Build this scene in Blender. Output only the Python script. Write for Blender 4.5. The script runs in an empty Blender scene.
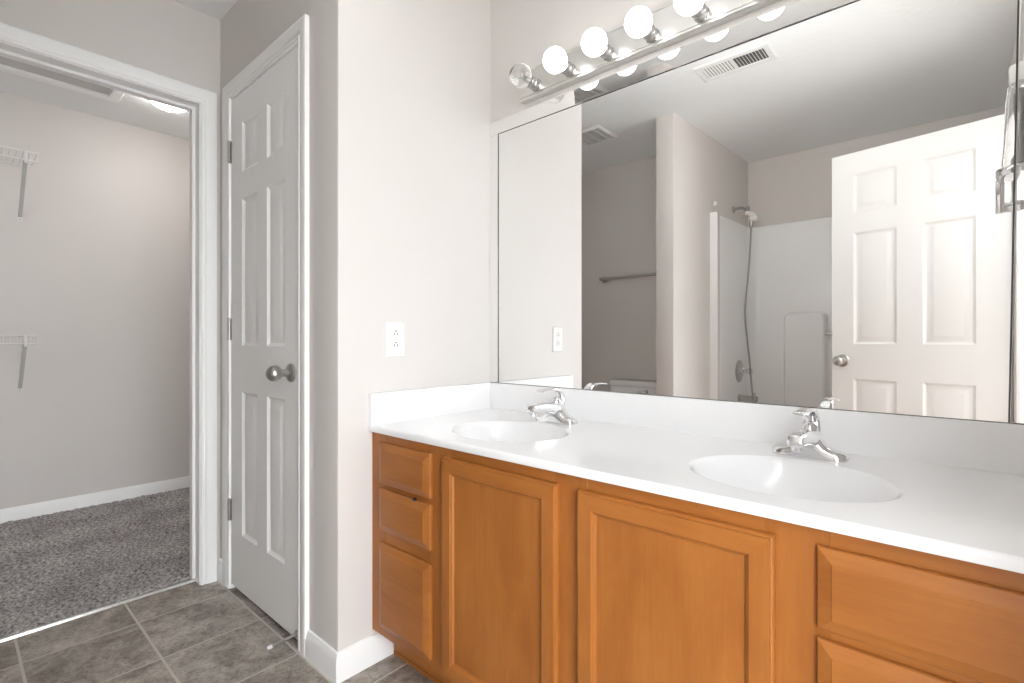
import bpy, bmesh, math, random
from mathutils import Vector, Matrix, noise
random.seed(7)
S = bpy.context.scene
COL = S.collection
PI = math.pi

# ------------------------------------------------------------------ camera
cam_d = bpy.data.cameras.new('camera')
cam_d.sensor_width = 36.0
cam_d.lens = 504.14 * 36.0 / 1024.0
cam_d.shift_y = -0.0023
cam_d.clip_start = 0.02
cam = bpy.data.objects.new('camera', cam_d)
cam.location = (1.4245, -1.4692, 1.0461)
cam.rotation_euler = (PI / 2, 0, 0.7275)
COL.objects.link(cam)
S.camera = cam

# ------------------------------------------------------------------ world (soft daylight that comes in by the doorway)
W = bpy.data.worlds.new('daylight')
S.world = W
W.use_nodes = True
bgn = W.node_tree.nodes['Background']
bgn.inputs[0].default_value = (0.93, 0.97, 1.0, 1)
bgn.inputs[1].default_value = 9.8
BULB = 4.2          # glow of the vanity globes
FILL_W = 0.76         # power of the fill light added at each lit globe
DOME = 40.0           # closet dome lamp

S.view_settings.view_transform = 'Standard'
S.view_settings.look = 'None'
S.view_settings.gamma = 1.0
S.view_settings.use_curve_mapping = False
S.view_settings.exposure = 0.05
S.cycles.use_denoising = True
S.cycles.max_bounces = 14
S.cycles.diffuse_bounces = 8
S.cycles.glossy_bounces = 8
S.cycles.transmission_bounces = 10
S.cycles.sample_clamp_indirect = 8.0
S.cycles.blur_glossy = 0.5

# ------------------------------------------------------------------ materials
def new_mat(name):
    m = bpy.data.materials.new(name)
    m.use_nodes = True
    nt = m.node_tree
    b = nt.nodes['Principled BSDF']
    return m, nt, b

def add(nt, t, **kw):
    n = nt.nodes.new(t)
    for k, v in kw.items():
        if k.startswith('i_'):
            n.inputs[k[2:].replace('_', ' ')].default_value = v
        else:
            setattr(n, k, v)
    return n

def simple(name, col, rough=0.5, metal=0.0, bump=0.0, bscale=60.0, vary=0.0, vscale=3.0, spec=0.5, coat=0.0):
    m, nt, b = new_mat(name)
    b.inputs['Base Color'].default_value = (*col, 1)
    b.inputs['Roughness'].default_value = rough
    b.inputs['Metallic'].default_value = metal
    b.inputs['Specular IOR Level'].default_value = spec
    b.inputs['Coat Weight'].default_value = coat
    tc = add(nt, 'ShaderNodeTexCoord')
    if vary > 0:
        n = add(nt, 'ShaderNodeTexNoise', i_Scale=vscale, i_Detail=4.0)
        nt.links.new(tc.outputs['Object'], n.inputs['Vector'])
        mx = add(nt, 'ShaderNodeMix', data_type='RGBA')
        mx.inputs[6].default_value = (*[c * (1 - vary) for c in col], 1)
        mx.inputs[7].default_value = (*[min(1, c * (1 + vary)) for c in col], 1)
        nt.links.new(n.outputs['Fac'], mx.inputs[0])
        nt.links.new(mx.outputs[2], b.inputs['Base Color'])
    if bump > 0:
        n = add(nt, 'ShaderNodeTexNoise', i_Scale=bscale, i_Detail=3.0)
        nt.links.new(tc.outputs['Object'], n.inputs['Vector'])
        bp = add(nt, 'ShaderNodeBump', i_Strength=bump, i_Distance=0.002)
        nt.links.new(n.outputs['Fac'], bp.inputs['Height'])
        nt.links.new(bp.outputs['Normal'], b.inputs['Normal'])
    return m

M = {}
M['wall'] = simple('greige wall paint', (0.70, 0.665, 0.64), 0.62, bump=0.10, bscale=90, vary=0.012, spec=0.3)
M['ceiling'] = simple('textured white ceiling paint', (0.84, 0.845, 0.845), 0.85, bump=0.55, bscale=38, spec=0.2)
M['trim'] = simple('white trim enamel', (0.93, 0.93, 0.925), 0.35, spec=0.45)
M['door'] = simple('white door enamel', (0.92, 0.92, 0.915), 0.38, bump=0.05, bscale=50, spec=0.45)
M['marble'] = simple('white cultured marble', (0.88, 0.88, 0.885), 0.16, vary=0.01, vscale=6, spec=0.5)
M['plastic'] = simple('white plastic', (0.85, 0.84, 0.82), 0.3)
M['fiberglass'] = simple('white gelcoat', (0.93, 0.932, 0.93), 0.18, vary=0.008)
M['porcelain'] = simple('white porcelain', (0.85, 0.85, 0.85), 0.12)
M['chrome'] = simple('chrome', (0.83, 0.83, 0.84), 0.07, metal=1.0)
M['chrome_bar'] = simple('polished light bar', (0.72, 0.71, 0.69), 0.28, metal=1.0)
M['nickel'] = simple('satin nickel', (0.50, 0.49, 0.47), 0.30, metal=1.0)
M['socket'] = simple('socket metal', (0.50, 0.495, 0.485), 0.22, metal=1.0)
M['gray_metal'] = simple('grey hose metal', (0.38, 0.375, 0.37), 0.4, metal=0.8)
M['silver'] = simple('mirror silver', (0.93, 0.935, 0.93), 0.0, metal=1.0)
M['dark'] = simple('dark void', (0.015, 0.014, 0.013), 0.8)
M['duct'] = simple('dark grey duct', (0.12, 0.118, 0.115), 0.8)  # flat dark grey sheet behind the louvres
M['seam'] = simple('mirror edge', (0.07, 0.072, 0.068), 0.3)
M['vent'] = simple('vent enamel', (0.78, 0.775, 0.765), 0.5)
M['vent_grey'] = simple('grey vent grille', (0.60, 0.595, 0.585), 0.6)
M['wire'] = simple('vinyl coated wire', (0.80, 0.79, 0.78), 0.4)
M['brace'] = simple('grey shelf brace', (0.55, 0.55, 0.54), 0.4)
M['rubber'] = simple('white rubber', (0.75, 0.75, 0.77), 0.6)
M['hall'] = simple('dark brown light blocker', (0.20, 0.165, 0.135), 0.7)  # dark so the added, unseen wall keeps daylight off the entry door
M['subfloor'] = simple('pale bounce floor', (0.66, 0.64, 0.61), 0.95, bump=0.4, bscale=300)  # pale so the unseen floor outside bounces daylight indoors

def glass_mat(name, col=(1, 1, 1), rough=0.0, ior=1.45):
    m, nt, b = new_mat(name)
    b.inputs['Base Color'].default_value = (*col, 1)
    b.inputs['Roughness'].default_value = rough
    b.inputs['Transmission Weight'].default_value = 1.0
    b.inputs['IOR'].default_value = ior
    return m
M['glass'] = glass_mat('clear glass')
M['bulb_glass'] = glass_mat('clear bulb glass', ior=1.3)

def emit_mat(name, col, s):
    m, nt, b = new_mat(name)
    b.inputs['Base Color'].default_value = (0.9, 0.9, 0.9, 1)
    b.inputs['Emission Color'].default_value = (*col, 1)
    b.inputs['Emission Strength'].default_value = s
    return m
M['bulb'] = emit_mat('lit frosted globe', (1.0, 0.99, 0.97), BULB)
M['dome'] = emit_mat('lit opal dome', (1.0, 0.97, 0.93), DOME)

def wood(name, axis):
    m, nt, b = new_mat(name)
    tc = add(nt, 'ShaderNodeTexCoord')
    def mapped(scale_long, scale_cross):
        mp = add(nt, 'ShaderNodeMapping')
        sc = [scale_cross] * 3
        sc[{'x': 0, 'y': 1, 'z': 2}[axis]] = scale_long
        mp.inputs['Scale'].default_value = sc
        nt.links.new(tc.outputs['Object'], mp.inputs['Vector'])
        return mp
    n1 = add(nt, 'ShaderNodeTexNoise', i_Scale=1.0, i_Detail=5.0, i_Roughness=0.6, i_Distortion=0.6)
    nt.links.new(mapped(3.0, 11.0).outputs[0], n1.inputs['Vector'])
    n2 = add(nt, 'ShaderNodeTexNoise', i_Scale=1.0, i_Detail=4.0, i_Roughness=0.65)
    nt.links.new(mapped(6.0, 160.0).outputs[0], n2.inputs['Vector'])
    n3 = add(nt, 'ShaderNodeTexNoise', i_Scale=1.0, i_Detail=2.0)
    nt.links.new(mapped(3.0, 5.0).outputs[0], n3.inputs['Vector'])
    r1 = add(nt, 'ShaderNodeValToRGB')
    e = r1.color_ramp.elements
    e[0].position = 0.28; e[0].color = (0.345, 0.113, 0.021, 1)
    e[1].position = 0.72; e[1].color = (0.465, 0.174, 0.036, 1)
    nt.links.new(n1.outputs['Fac'], r1.inputs['Fac'])
    mx = add(nt, 'ShaderNodeMix', data_type='RGBA', blend_type='MULTIPLY')
    mx.inputs[0].default_value = 0.35
    r2 = add(nt, 'ShaderNodeValToRGB')
    r2.color_ramp.elements[0].position = 0.3; r2.color_ramp.elements[0].color = (0.72, 0.68, 0.62, 1)
    r2.color_ramp.elements[1].position = 0.65; r2.color_ramp.elements[1].color = (1, 1, 1, 1)
    nt.links.new(n2.outputs['Fac'], r2.inputs['Fac'])
    nt.links.new(r1.outputs['Color'], mx.inputs[6])
    nt.links.new(r2.outputs['Color'], mx.inputs[7])
    mx2 = add(nt, 'ShaderNodeMix', data_type='RGBA', blend_type='MULTIPLY')
    mx2.inputs[0].default_value = 0.4
    r3 = add(nt, 'ShaderNodeValToRGB')
    r3.color_ramp.elements[0].position = 0.3; r3.color_ramp.elements[0].color = (0.78, 0.74, 0.70, 1)
    r3.color_ramp.elements[1].position = 0.7; r3.color_ramp.elements[1].color = (1.0, 1.0, 1.0, 1)
    nt.links.new(n3.outputs['Fac'], r3.inputs['Fac'])
    nt.links.new(mx.outputs[2], mx2.inputs[6])
    nt.links.new(r3.outputs['Color'], mx2.inputs[7])
    nt.links.new(mx2.outputs[2], b.inputs['Base Color'])
    b.inputs['Roughness'].default_value = 0.36
    b.inputs['Specular IOR Level'].default_value = 0.4
    bp = add(nt, 'ShaderNodeBump', i_Strength=0.06, i_Distance=0.001)
    nt.links.new(n2.outputs['Fac'], bp.inputs['Height'])
    nt.links.new(bp.outputs['Normal'], b.inputs['Normal'])
    return m
M['wood_v'] = wood('honey maple upright grain', 'z')
M['wood_h'] = wood('honey maple level grain', 'x')

def tile_mat():
    m, nt, b = new_mat('slate look floor tile')
    tc = add(nt, 'ShaderNodeTexCoord')
    sep = add(nt, 'ShaderNodeSeparateXYZ')
    nt.links.new(tc.outputs['Object'], sep.inputs[0])
    def line(sock, off, period, half):
        a = add(nt, 'ShaderNodeMath', operation='ADD'); a.inputs[1].default_value = off
        nt.links.new(sock, a.inputs[0])
        d = add(nt, 'ShaderNodeMath', operation='DIVIDE'); d.inputs[1].default_value = period
        nt.links.new(a.outputs[0], d.inputs[0])
        fl = add(nt, 'ShaderNodeMath', operation='FLOOR')
        nt.links.new(d.outputs[0], fl.inputs[0])
        fr = add(nt, 'ShaderNodeMath', operation='SUBTRACT')
        nt.links.new(d.outputs[0], fr.inputs[0]); nt.links.new(fl.outputs[0], fr.inputs[1])
        c = add(nt, 'ShaderNodeMath', operation='SUBTRACT'); c.inputs[1].default_value = 0.5
        nt.links.new(fr.outputs[0], c.inputs[0])
        ab = add(nt, 'ShaderNodeMath', operation='ABSOLUTE')
        nt.links.new(c.outputs[0], ab.inputs[0])
        # distance to the joint, 0 in the joint
        s = add(nt, 'ShaderNodeMath', operation='SUBTRACT'); s.inputs[0].default_value = 0.5
        nt.links.new(ab.outputs[0], s.inputs[1])
        mu = add(nt, 'ShaderNodeMath', operation='MULTIPLY'); mu.inputs[1].default_value = period
        nt.links.new(s.outputs[0], mu.inputs[0])
        mr = add(nt, 'ShaderNodeMapRange'); mr.inputs['From Min'].default_value = half; mr.inputs['From Max'].default_value = half + 0.0022
        nt.links.new(mu.outputs[0], mr.inputs['Value'])
        return mr.outputs[0], fl.outputs[0]
    lx, ix = line(sep.outputs['X'], 0.84 + 3.1, 0.31, 0.0022)
    ly, iy = line(sep.outputs['Y'], 0.998 + 3.1, 0.31, 0.0030)
    mn = add(nt, 'ShaderNodeMath', operation='MINIMUM')
    nt.links.new(lx, mn.inputs[0]); nt.links.new(ly, mn.inputs[1])
    cmb = add(nt, 'ShaderNodeCombineXYZ')
    nt.links.new(ix, cmb.inputs[0]); nt.links.new(iy, cmb.inputs[1])
    sc = add(nt, 'ShaderNodeVectorMath', operation='SCALE'); sc.inputs[3].default_value = 7.3
    nt.links.new(cmb.outputs[0], sc.inputs[0])
    va = add(nt, 'ShaderNodeVectorMath', operation='ADD')
    nt.links.new(tc.outputs['Object'], va.inputs[0]); nt.links.new(sc.outputs[0], va.inputs[1])
    n1 = add(nt, 'ShaderNodeTexNoise', i_Scale=7.0, i_Detail=8.0, i_Roughness=0.62, i_Distortion=0.8)
    nt.links.new(va.outputs[0], n1.inputs['Vector'])
    n2 = add(nt, 'ShaderNodeTexNoise', i_Scale=48.0, i_Detail=5.0, i_Roughness=0.7, i_Distortion=1.2)
    nt.links.new(va.outputs[0], n2.inputs['Vector'])
    r1 = add(nt, 'ShaderNodeValToRGB')
    e = r1.color_ramp.elements
    e[0].position = 0.36; e[0].color = (0.21, 0.178, 0.150, 1)
    e[1].position = 0.64; e[1].color = (0.50, 0.455, 0.405, 1)
    nt.links.new(n1.outputs['Fac'], r1.inputs['Fac'])
    r2 = add(nt, 'ShaderNodeValToRGB')
    r2.color_ramp.elements[0].position = 0.36; r2.color_ramp.elements[0].color = (0.42, 0.39, 0.36, 1)
    r2.color_ramp.elements[1].position = 0.54; r2.color_ramp.elements[1].color = (1, 1, 1, 1)
    nt.links.new(n2.outputs['Fac'], r2.inputs['Fac'])
    mx = add(nt, 'ShaderNodeMix', data_type='RGBA', blend_type='MULTIPLY'); mx.inputs[0].default_value = 0.75
    nt.links.new(r1.outputs['Color'], mx.inputs[6]); nt.links.new(r2.outputs['Color'], mx.inputs[7])
    g = add(nt, 'ShaderNodeMix', data_type='RGBA')
    g.inputs[6].default_value = (0.55, 0.515, 0.47, 1)
    nt.links.new(mn.outputs[0], g.inputs[0]); nt.links.new(mx.outputs[2], g.inputs[7])
    nt.links.new(g.outputs[2], b.inputs['Base Color'])
    rr = add(nt, 'ShaderNodeMapRange'); rr.inputs['To Min'].default_value = 0.8; rr.inputs['To Max'].default_value = 0.34
    nt.links.new(mn.outputs[0], rr.inputs['Value'])
    nt.links.new(rr.outputs[0], b.inputs['Roughness'])
    ad = add(nt, 'ShaderNodeMath', operation='MULTIPLY_ADD'); ad.inputs[1].default_value = 0.35
    nt.links.new(n2.outputs['Fac'], ad.inputs[0]); nt.links.new(mn.outputs[0], ad.inputs[2])
    bp = add(nt, 'ShaderNodeBump', i_Strength=0.5, i_Distance=0.0025)
    nt.links.new(ad.outputs[0], bp.inputs['Height'])
    nt.links.new(bp.outputs['Normal'], b.inputs['Normal'])
    return m
M['tile'] = tile_mat()

def carpet_mat():
    m, nt, b = new_mat('grey frieze carpet')
    tc = add(nt, 'ShaderNodeTexCoord')
    n1 = add(nt, 'ShaderNodeTexNoise', i_Scale=75.0, i_Detail=5.0, i_Roughness=0.75)
    n2 = add(nt, 'ShaderNodeTexNoise', i_Scale=5.0, i_Detail=3.0)
    for n in (n1, n2):
        nt.links.new(tc.outputs['Object'], n.inputs['Vector'])
    r = add(nt, 'ShaderNodeValToRGB')
    e = r.color_ramp.elements
    e[0].position = 0.36; e[0].color = (0.13, 0.12, 0.118, 1)
    e[1].position = 0.64; e[1].color = (0.76, 0.725, 0.71, 1)
    nt.links.new(n1.outputs['Fac'], r.inputs['Fac'])
    r2 = add(nt, 'ShaderNodeValToRGB')
    r2.color_ramp.elements[0].position = 0.35; r2.color_ramp.elements[1].position = 0.65; r2.color_ramp.elements[0].color = (0.72, 0.70, 0.72, 1); r2.color_ramp.elements[1].color = (1, 1, 1, 1)
    nt.links.new(n2.outputs['Fac'], r2.inputs['Fac'])
    mx = add(nt, 'ShaderNodeMix', data_type='RGBA', blend_type='MULTIPLY'); mx.inputs[0].default_value = 1
    nt.links.new(r.outputs['Color'], mx.inputs[6]); nt.links.new(r2.outputs['Color'], mx.inputs[7])
    nt.links.new(mx.outputs[2], b.inputs['Base Color'])
    b.inputs['Roughness'].default_value = 0.95
    b.inputs['Specular IOR Level'].default_value = 0.15
    bp = add(nt, 'ShaderNodeBump', i_Strength=0.8, i_Distance=0.006)
    nt.links.new(n1.outputs['Fac'], bp.inputs['Height'])
    nt.links.new(bp.outputs['Normal'], b.inputs['Normal'])
    return m
M['carpet'] = carpet_mat()

# ------------------------------------------------------------------ mesh helpers
def BM():
    return bmesh.new()

def box(bm, x0, x1, y0, y1, z0, z1, mi=0, bevel=0.0, seg=2):
    vs = [bm.verts.new((x, y, z)) for x in (x0, x1) for y in (y0, y1) for z in (z0, z1)]
    fs = []
    for idx in ((0, 1, 3, 2), (4, 6, 7, 5), (0, 4, 5, 1), (2, 3, 7, 6), (0, 2, 6, 4), (1, 5, 7, 3)):
        f = bm.faces.new([vs[i] for i in idx]); f.material_index = mi; fs.append(f)
    if bevel > 0:
        es = list({e for f in fs for e in f.edges})
        r = bmesh.ops.bevel(bm, geom=es, offset=bevel, segments=seg, profile=0.5, affect='EDGES')
        for f in r['faces']:
            f.material_index = mi
    return vs

def loft(bm, rings, cap0=True, cap1=True, mi=0, closed=True):
    rs = [[bm.verts.new(p) for p in ring] for ring in rings]
    n = len(rs[0])
    for a, b in zip(rs[:-1], rs[1:]):
        for i in range(n if closed else n - 1):
            j = (i + 1) % n
            f = bm.faces.new((a[i], a[j], b[j], b[i])); f.material_index = mi
    if cap0 and n > 2:
        f = bm.faces.new(list(reversed(rs[0]))); f.material_index = mi
    if cap1 and n > 2:
        f = bm.faces.new(rs[-1]); f.material_index = mi
    return rs

def frame_of(d):
    d = Vector(d).normalized()
    up = Vector((0, 0, 1)) if abs(d.z) < 0.95 else Vector((0, 1, 0))
    a = d.cross(up).normalized()
    b = a.cross(d).normalized()
    return a, b, d

def lathe(bm, origin, direction, prof, seg=24, mi=0, a0=0.0, a1=2 * PI, cap=True):
    """prof: (radius, height along direction)"""
    o = Vector(origin); a, b, d = frame_of(direction)
    full = abs((a1 - a0) - 2 * PI) < 1e-6
    n = seg if full else seg + 1
    rings = []
    for r, h in prof:
        r = max(r, 1e-5)
        rings.append([o + d * h + (a * math.cos(a0 + (a1 - a0) * i / seg) + b * math.sin(a0 + (a1 - a0) * i / seg)) * r for i in range(n)])
    return loft(bm, rings, cap, cap, mi, closed=full)

def tube(bm, pts, r, seg=10, mi=0, cap=True):
    pts = [Vector(p) for p in pts]
    rr = r if isinstance(r, (list, tuple)) else [r] * len(pts)
    t0 = (pts[1] - pts[0]).normalized()
    a, b, _ = frame_of(t0)
    rings = []
    for i, p in enumerate(pts):
        if i == 0: t = pts[1] - pts[0]
        elif i == len(pts) - 1: t = pts[-1] - pts[-2]
        else: t = (pts[i + 1] - pts[i]).normalized() + (pts[i] - pts[i - 1]).normalized()
        t.normalize()
        a = (a - t * a.dot(t)).normalized(); b = a.cross(t).normalized()
        rings.append([p + (a * math.cos(2 * PI * k / seg) + b * math.sin(2 * PI * k / seg)) * rr[i] for k in range(seg)])
    return loft(bm, rings, cap, cap, mi)

def smooth_path(pts, n=8):
    pts = [Vector(p) for p in pts]
    out = []
    P = [pts[0]] + pts + [pts[-1]]
    for i in range(1, len(P) - 2):
        for k in range(n):
            t = k / n
            p0, p1, p2, p3 = P[i - 1], P[i], P[i + 1], P[i + 2]
            out.append(0.5 * ((2 * p1) + (p2 - p0) * t + (2 * p0 - 5 * p1 + 4 * p2 - p3) * t * t + (3 * p1 - p0 - 3 * p2 + p3) * t ** 3))
    out.append(pts[-1])
    return out

def world_loc(o):
    v = Vector((0, 0, 0))
    while o is not None:
        v += Vector(o.location); o = o.parent
    return v

def obj(name, bm, mats, parent=None, smooth=35, origin=None, local=False):
    """one mesh object; world coordinates unless local"""
    bmesh.ops.recalc_face_normals(bm, faces=bm.faces[:])
    off = Vector((0, 0, 0))
    if not local:
        if parent is not None: off = world_loc(parent)
        elif origin is not None: off = Vector(origin)
    if off.length > 0:
        bmesh.ops.translate(bm, verts=bm.verts[:], vec=-off)
    me = bpy.data.meshes.new(name)
    bm.to_mesh(me); bm.free()
    if not isinstance(mats, (list, tuple)): mats = [mats]
    for m in mats: me.materials.append(m)
    if smooth:
        me.shade_smooth()
        try:
            me.set_sharp_from_angle(angle=math.radians(smooth))
        except Exception:
            pass
    o = bpy.data.objects.new(name, me)
    COL.objects.link(o)
    if parent is not None: o.parent = parent
    elif origin is not None: o.location = origin
    return o

def tag(o, label=None, cat=None, group=None, kind=None):
    if label: o['label'] = label
    if cat: o['category'] = cat
    if group: o['group'] = group
    if kind: o['kind'] = kind
    return o

def thing(name, loc, label, cat, group=None, rz=0.0):
    o = bpy.data.objects.new(name, None)
    o.empty_display_size = 0.05
    COL.objects.link(o)
    o.location = loc; o.rotation_euler = (0, 0, rz)
    return tag(o, label, cat, group)

def struct(name, bm, mats, label=None, smooth=35, origin=None):
    o = obj(name, bm, mats, smooth=smooth, origin=origin)
    o['kind'] = 'structure'
    if label: o['label'] = label
    return o

# ------------------------------------------------------------------ key dimensions (metres)
CEIL = 2.44
DW = -0.671       # face of the wall with the narrow door
OX = -0.995       # face of the wall with the closet opening
RX = 1.615         # face of the right wall
H = 0.77          # counter top
OPT = 2.047       # opening heights

# ------------------------------------------------------------------ room shell
b = BM(); box(b, -1.05, 1.70, -2.90, 0.12, -0.10, 0.0); struct('floor', b, M['tile'], 'grey brown stone look tile floor')
b = BM(); box(b, -1.11, 1.70, -2.90, 0.12, CEIL, CEIL + 0.1); struct('ceiling', b, M['ceiling'], 'white textured bathroom ceiling')
b = BM(); box(b, -1.11, 1.70, 0.0, 0.12, 0, CEIL); struct('wall_back', b, M['wall'], 'wall behind the vanity mirror')
def bevel_corner(bm, test):
    es = [e for e in bm.edges if abs(e.verts[0].co.z - e.verts[1].co.z) > 1 and test(e.verts[0].co)]
    bmesh.ops.bevel(bm, geom=es, offset=0.004, segments=3, profile=0.5, affect='EDGES')
b = BM(); box(b, -0.115, 0.0, DW, 0.0, 0, CEIL); bevel_corner(b, lambda c: c.x > -0.01 and c.y < -0.6); struct('wall_left', b, M['wall'], 'bright greige wall with the electrical outlet')
b = BM()
box(b, OX, -0.865, DW, DW + 0.115, 0, CEIL)
box(b, -0.235, -0.115, DW, DW + 0.115, 0, CEIL)
box(b, -0.865, -0.235, DW, DW + 0.115, 2.052, CEIL)
struct('wall_linen', b, M['wall'], 'greige wall around the narrow panelled door')
CY0, CY1 = -1.562, -0.752        # closet opening
b = BM()
box(b, -1.11, OX, CY1 + 0.02, 0.0, 0, CEIL)
box(b, -1.11, OX, -2.25, CY0 - 0.02, 0, CEIL)
box(b, -1.11, OX, CY0 - 0.02, CY1 + 0.02, OPT + 0.02, CEIL)
struct('wall_closet', b, M['wall'], 'greige wall with the cased closet opening')
b = BM(); box(b, -1.11, -0.007, -2.25, -2.13, 0, CEIL); struct('wall_toilet', b, M['wall'], 'greige wall behind the toilet')
b = BM()
vs = box(b, -0.007, 0.108, -2.76, -1.512, 0, CEIL)
for v in vs:                       # the plumbing side runs slightly out of square
    if v.co.x > 0 and v.co.y < -2: v.co.x = 0.168
bmesh.ops.bevel(b, geom=[e for e in b.edges if abs(e.verts[0].co.z - e.verts[1].co.z) > 1 and e.verts[0].co.y > -2], offset=0.004, segments=2, profile=0.5, affect='EDGES')
struct('wall_partition', b, M['wall'], 'partition between toilet and bathtub')
b = BM(); box(b, -0.007, 1.70, -2.88, -2.76, 0, CEIL); struct('wall_tub', b, M['wall'], 'greige wall behind the bathtub')
RY0, RY1 = -1.62, -0.90          # doorway in the right wall
b = BM()
box(b, RX, RX + 0.12, RY1 + 0.02, 0.0, 0, CEIL)
box(b, RX, RX + 0.12, -2.76, RY0 - 0.02, 0, CEIL)
box(b, RX, RX + 0.12, RY0 - 0.02, RY1 + 0.02, OPT + 0.02, CEIL)
struct('wall_right', b, M['wall'], 'right wall with the entry doorway')

# walk in closet shell
CB = -2.61
b = BM(); box(b, CB - 0.1, CB, -2.55, -0.10, 0, CEIL); struct('wall_closet_back', b, M['wall'], 'back wall of the closet behind the wire shelves')
b = BM(); box(b, CB, -1.11, -0.20, -0.10, 0, CEIL); struct('wall_closet_right', b, M['wall'], 'right end wall of the closet')
b = BM(); box(b, CB, -1.11, -2.55, -2.45, 0, CEIL); struct('wall_closet_left', b, M['wall'], 'left end wall of the closet')
b = BM(); box(b, CB - 0.1, -1.11, -2.55, -0.10, CEIL, CEIL + 0.1); struct('ceiling_closet', b, M['ceiling'], 'white closet ceiling')

# carpet of the closet: pile built as a rough surface
b = BM()
nx, ny = 175, 225
x0, x1, y0, y1 = CB, -1.056, -2.45, -0.20
grid = []
for i in range(nx + 1):
    row = []
    for j in range(ny + 1):
        x = x0 + (x1 - x0) * i / nx; y = y0 + (y1 - y0) * j / ny
        edge = min(1.0, (nx - i) / 2.5)
        z = 0.006 + edge * (0.006 + 0.007 * noise.noise((x * 42, y * 42, 0)) + 0.005 * noise.noise((x * 95, y * 95, 3.0)) + 0.003 * random.random())
        row.append(b.verts.new((x, y, z)))
    grid.append(row)
for i in range(nx):
    for j in range(ny):
        b.faces.new((grid[i][j], grid[i + 1][j], grid[i + 1][j + 1], grid[i][j + 1]))
# skirt down to the slab so that the carpet is a solid body
base = [b.verts.new((x1, y0 + (y1 - y0) * j / ny, -0.02)) for j in range(ny + 1)]
for j in range(ny):
    b.faces.new((grid[nx][j], base[j], base[j + 1], grid[nx][j + 1]))
struct('floor_closet', b, M['carpet'], 'grey frieze carpet of the closet', smooth=180)
b = BM(); box(b, CB - 0.1, -1.05, -2.55, -0.10, -0.10, -0.004); struct('floor_slab', b, M['subfloor'])
b = BM(); box(b, 1.70, 5.0, -2.9, -0.79, -0.10, 0.0); struct('floor_hall', b, M['subfloor'], 'unseen pale floor added beyond the entry doorway to bounce daylight')
b = BM(); box(b, RX + 0.121, 5.0, -0.89, -0.79, 0, CEIL); struct('wall_light_block', b, M['hall'], 'unseen dark wall added beyond the entry doorway to block daylight')
# metal carpet edge
b = BM()
pr = [(-1.062, 0.0), (-1.062, 0.0085), (-1.059, 0.011), (-1.052, 0.011), (-1.049, 0.008), (-1.047, 0.0)]
loft(b, [[(x, CY0, z) for x, z in pr], [(x, CY1, z) for x, z in pr]])
struct('trim_1', b, M['socket'], 'metal threshold strip between tile and carpet')

# ------------------------------------------------------------------ trim: casings, jambs, baseboards
CAS = [(0.0, 0.0), (0.0, 0.010), (0.004, 0.0125), (0.010, 0.0125), (0.012, 0.009), (0.016, 0.0085), (0.020, 0.0125), (0.030, 0.015), (0.050, 0.0165), (0.056, 0.0165), (0.059, 0.0145), (0.059, 0.0)]
def casing(bm, fn, a0, a1, zt, prof=CAS, z0=0.0, mi=0):
    rings = []
    for k in range(4):
        ring = []
        for u, v in prof:
            a = a0 - u if k < 2 else a1 + u
            z = z0 if k in (0, 3) else zt + u
            ring.append(fn(a, z, v))
        rings.append(ring)
    loft(bm, rings, mi=mi)

b = BM(); casing(b, lambda a, z, v: (OX + v, a, z), CY0 - 0.004, CY1 + 0.004, OPT + 0.004)
struct('trim_2', b, M['trim'], 'white casing around the closet opening')
b = BM()
for (ya, yb) in ((CY1, CY1 + 0.02), (CY0 - 0.02, CY0)):
    box(b, -1.112, OX + 0.002, ya, yb, 0.0, OPT + 0.02)
box(b, -1.112, OX + 0.002, CY0, CY1, OPT, OPT + 0.02)
# door stop strips of the frame
box(b, -1.085, -1.048, CY1 - 0.011, CY1, 0.012, OPT - 0.011); box(b, -1.085, -1.048, CY0, CY0 + 0.011, 0.012, OPT - 0.011)
box(b, -1.085, -1.048, CY0, CY1, OPT - 0.011, OPT)
struct('trim_3', b, M['trim'], 'white jamb lining the closet opening')
b = BM(); casing(b, lambda a, z, v: (-1.11 - v, a, z), CY0 - 0.004, CY1 + 0.004, OPT + 0.004)
struct('trim_4', b, M['trim'])
# narrow door casing and jamb
DX0, DX1 = -0.862, -0.246
b = BM(); casing(b, lambda a, z, v: (a, DW - v, z), DX0 - 0.004, DX1 + 0.004, 2.047 + 0.008)
struct('trim_5', b, M['trim'], 'white casing around the narrow panelled door')
b = BM()
box(b, DX0 - 0.003 - 0.016, DX0 + 0.001, DW - 0.002, DW + 0.115, 0, 2.052)
box(b, DX1 - 0.001, DX1 + 0.019, DW - 0.002, DW + 0.115, 0, 2.052)
box(b, DX0 + 0.001, DX1 - 0.001, DW - 0.002, DW + 0.115, 2.050, 2.056)
struct('trim_6', b, M['trim'], 'white jamb of the narrow panelled door')
b = BM(); casing(b, lambda a, z, v: (RX - v, a, z), RY0 - 0.004, RY1 + 0.004, OPT + 0.004)
struct('trim_7', b, M['trim'], 'white casing around the entry doorway')
b = BM()
for (ya, yb) in ((RY1, RY1 + 0.02), (RY0 - 0.02, RY0)):
    box(b, RX - 0.002, RX + 0.122, ya, yb, 0.0, OPT + 0.02)
box(b, RX - 0.002, RX + 0.122, RY0, RY1, OPT, OPT + 0.02)
struct('trim_8', b, M['trim'])

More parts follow.
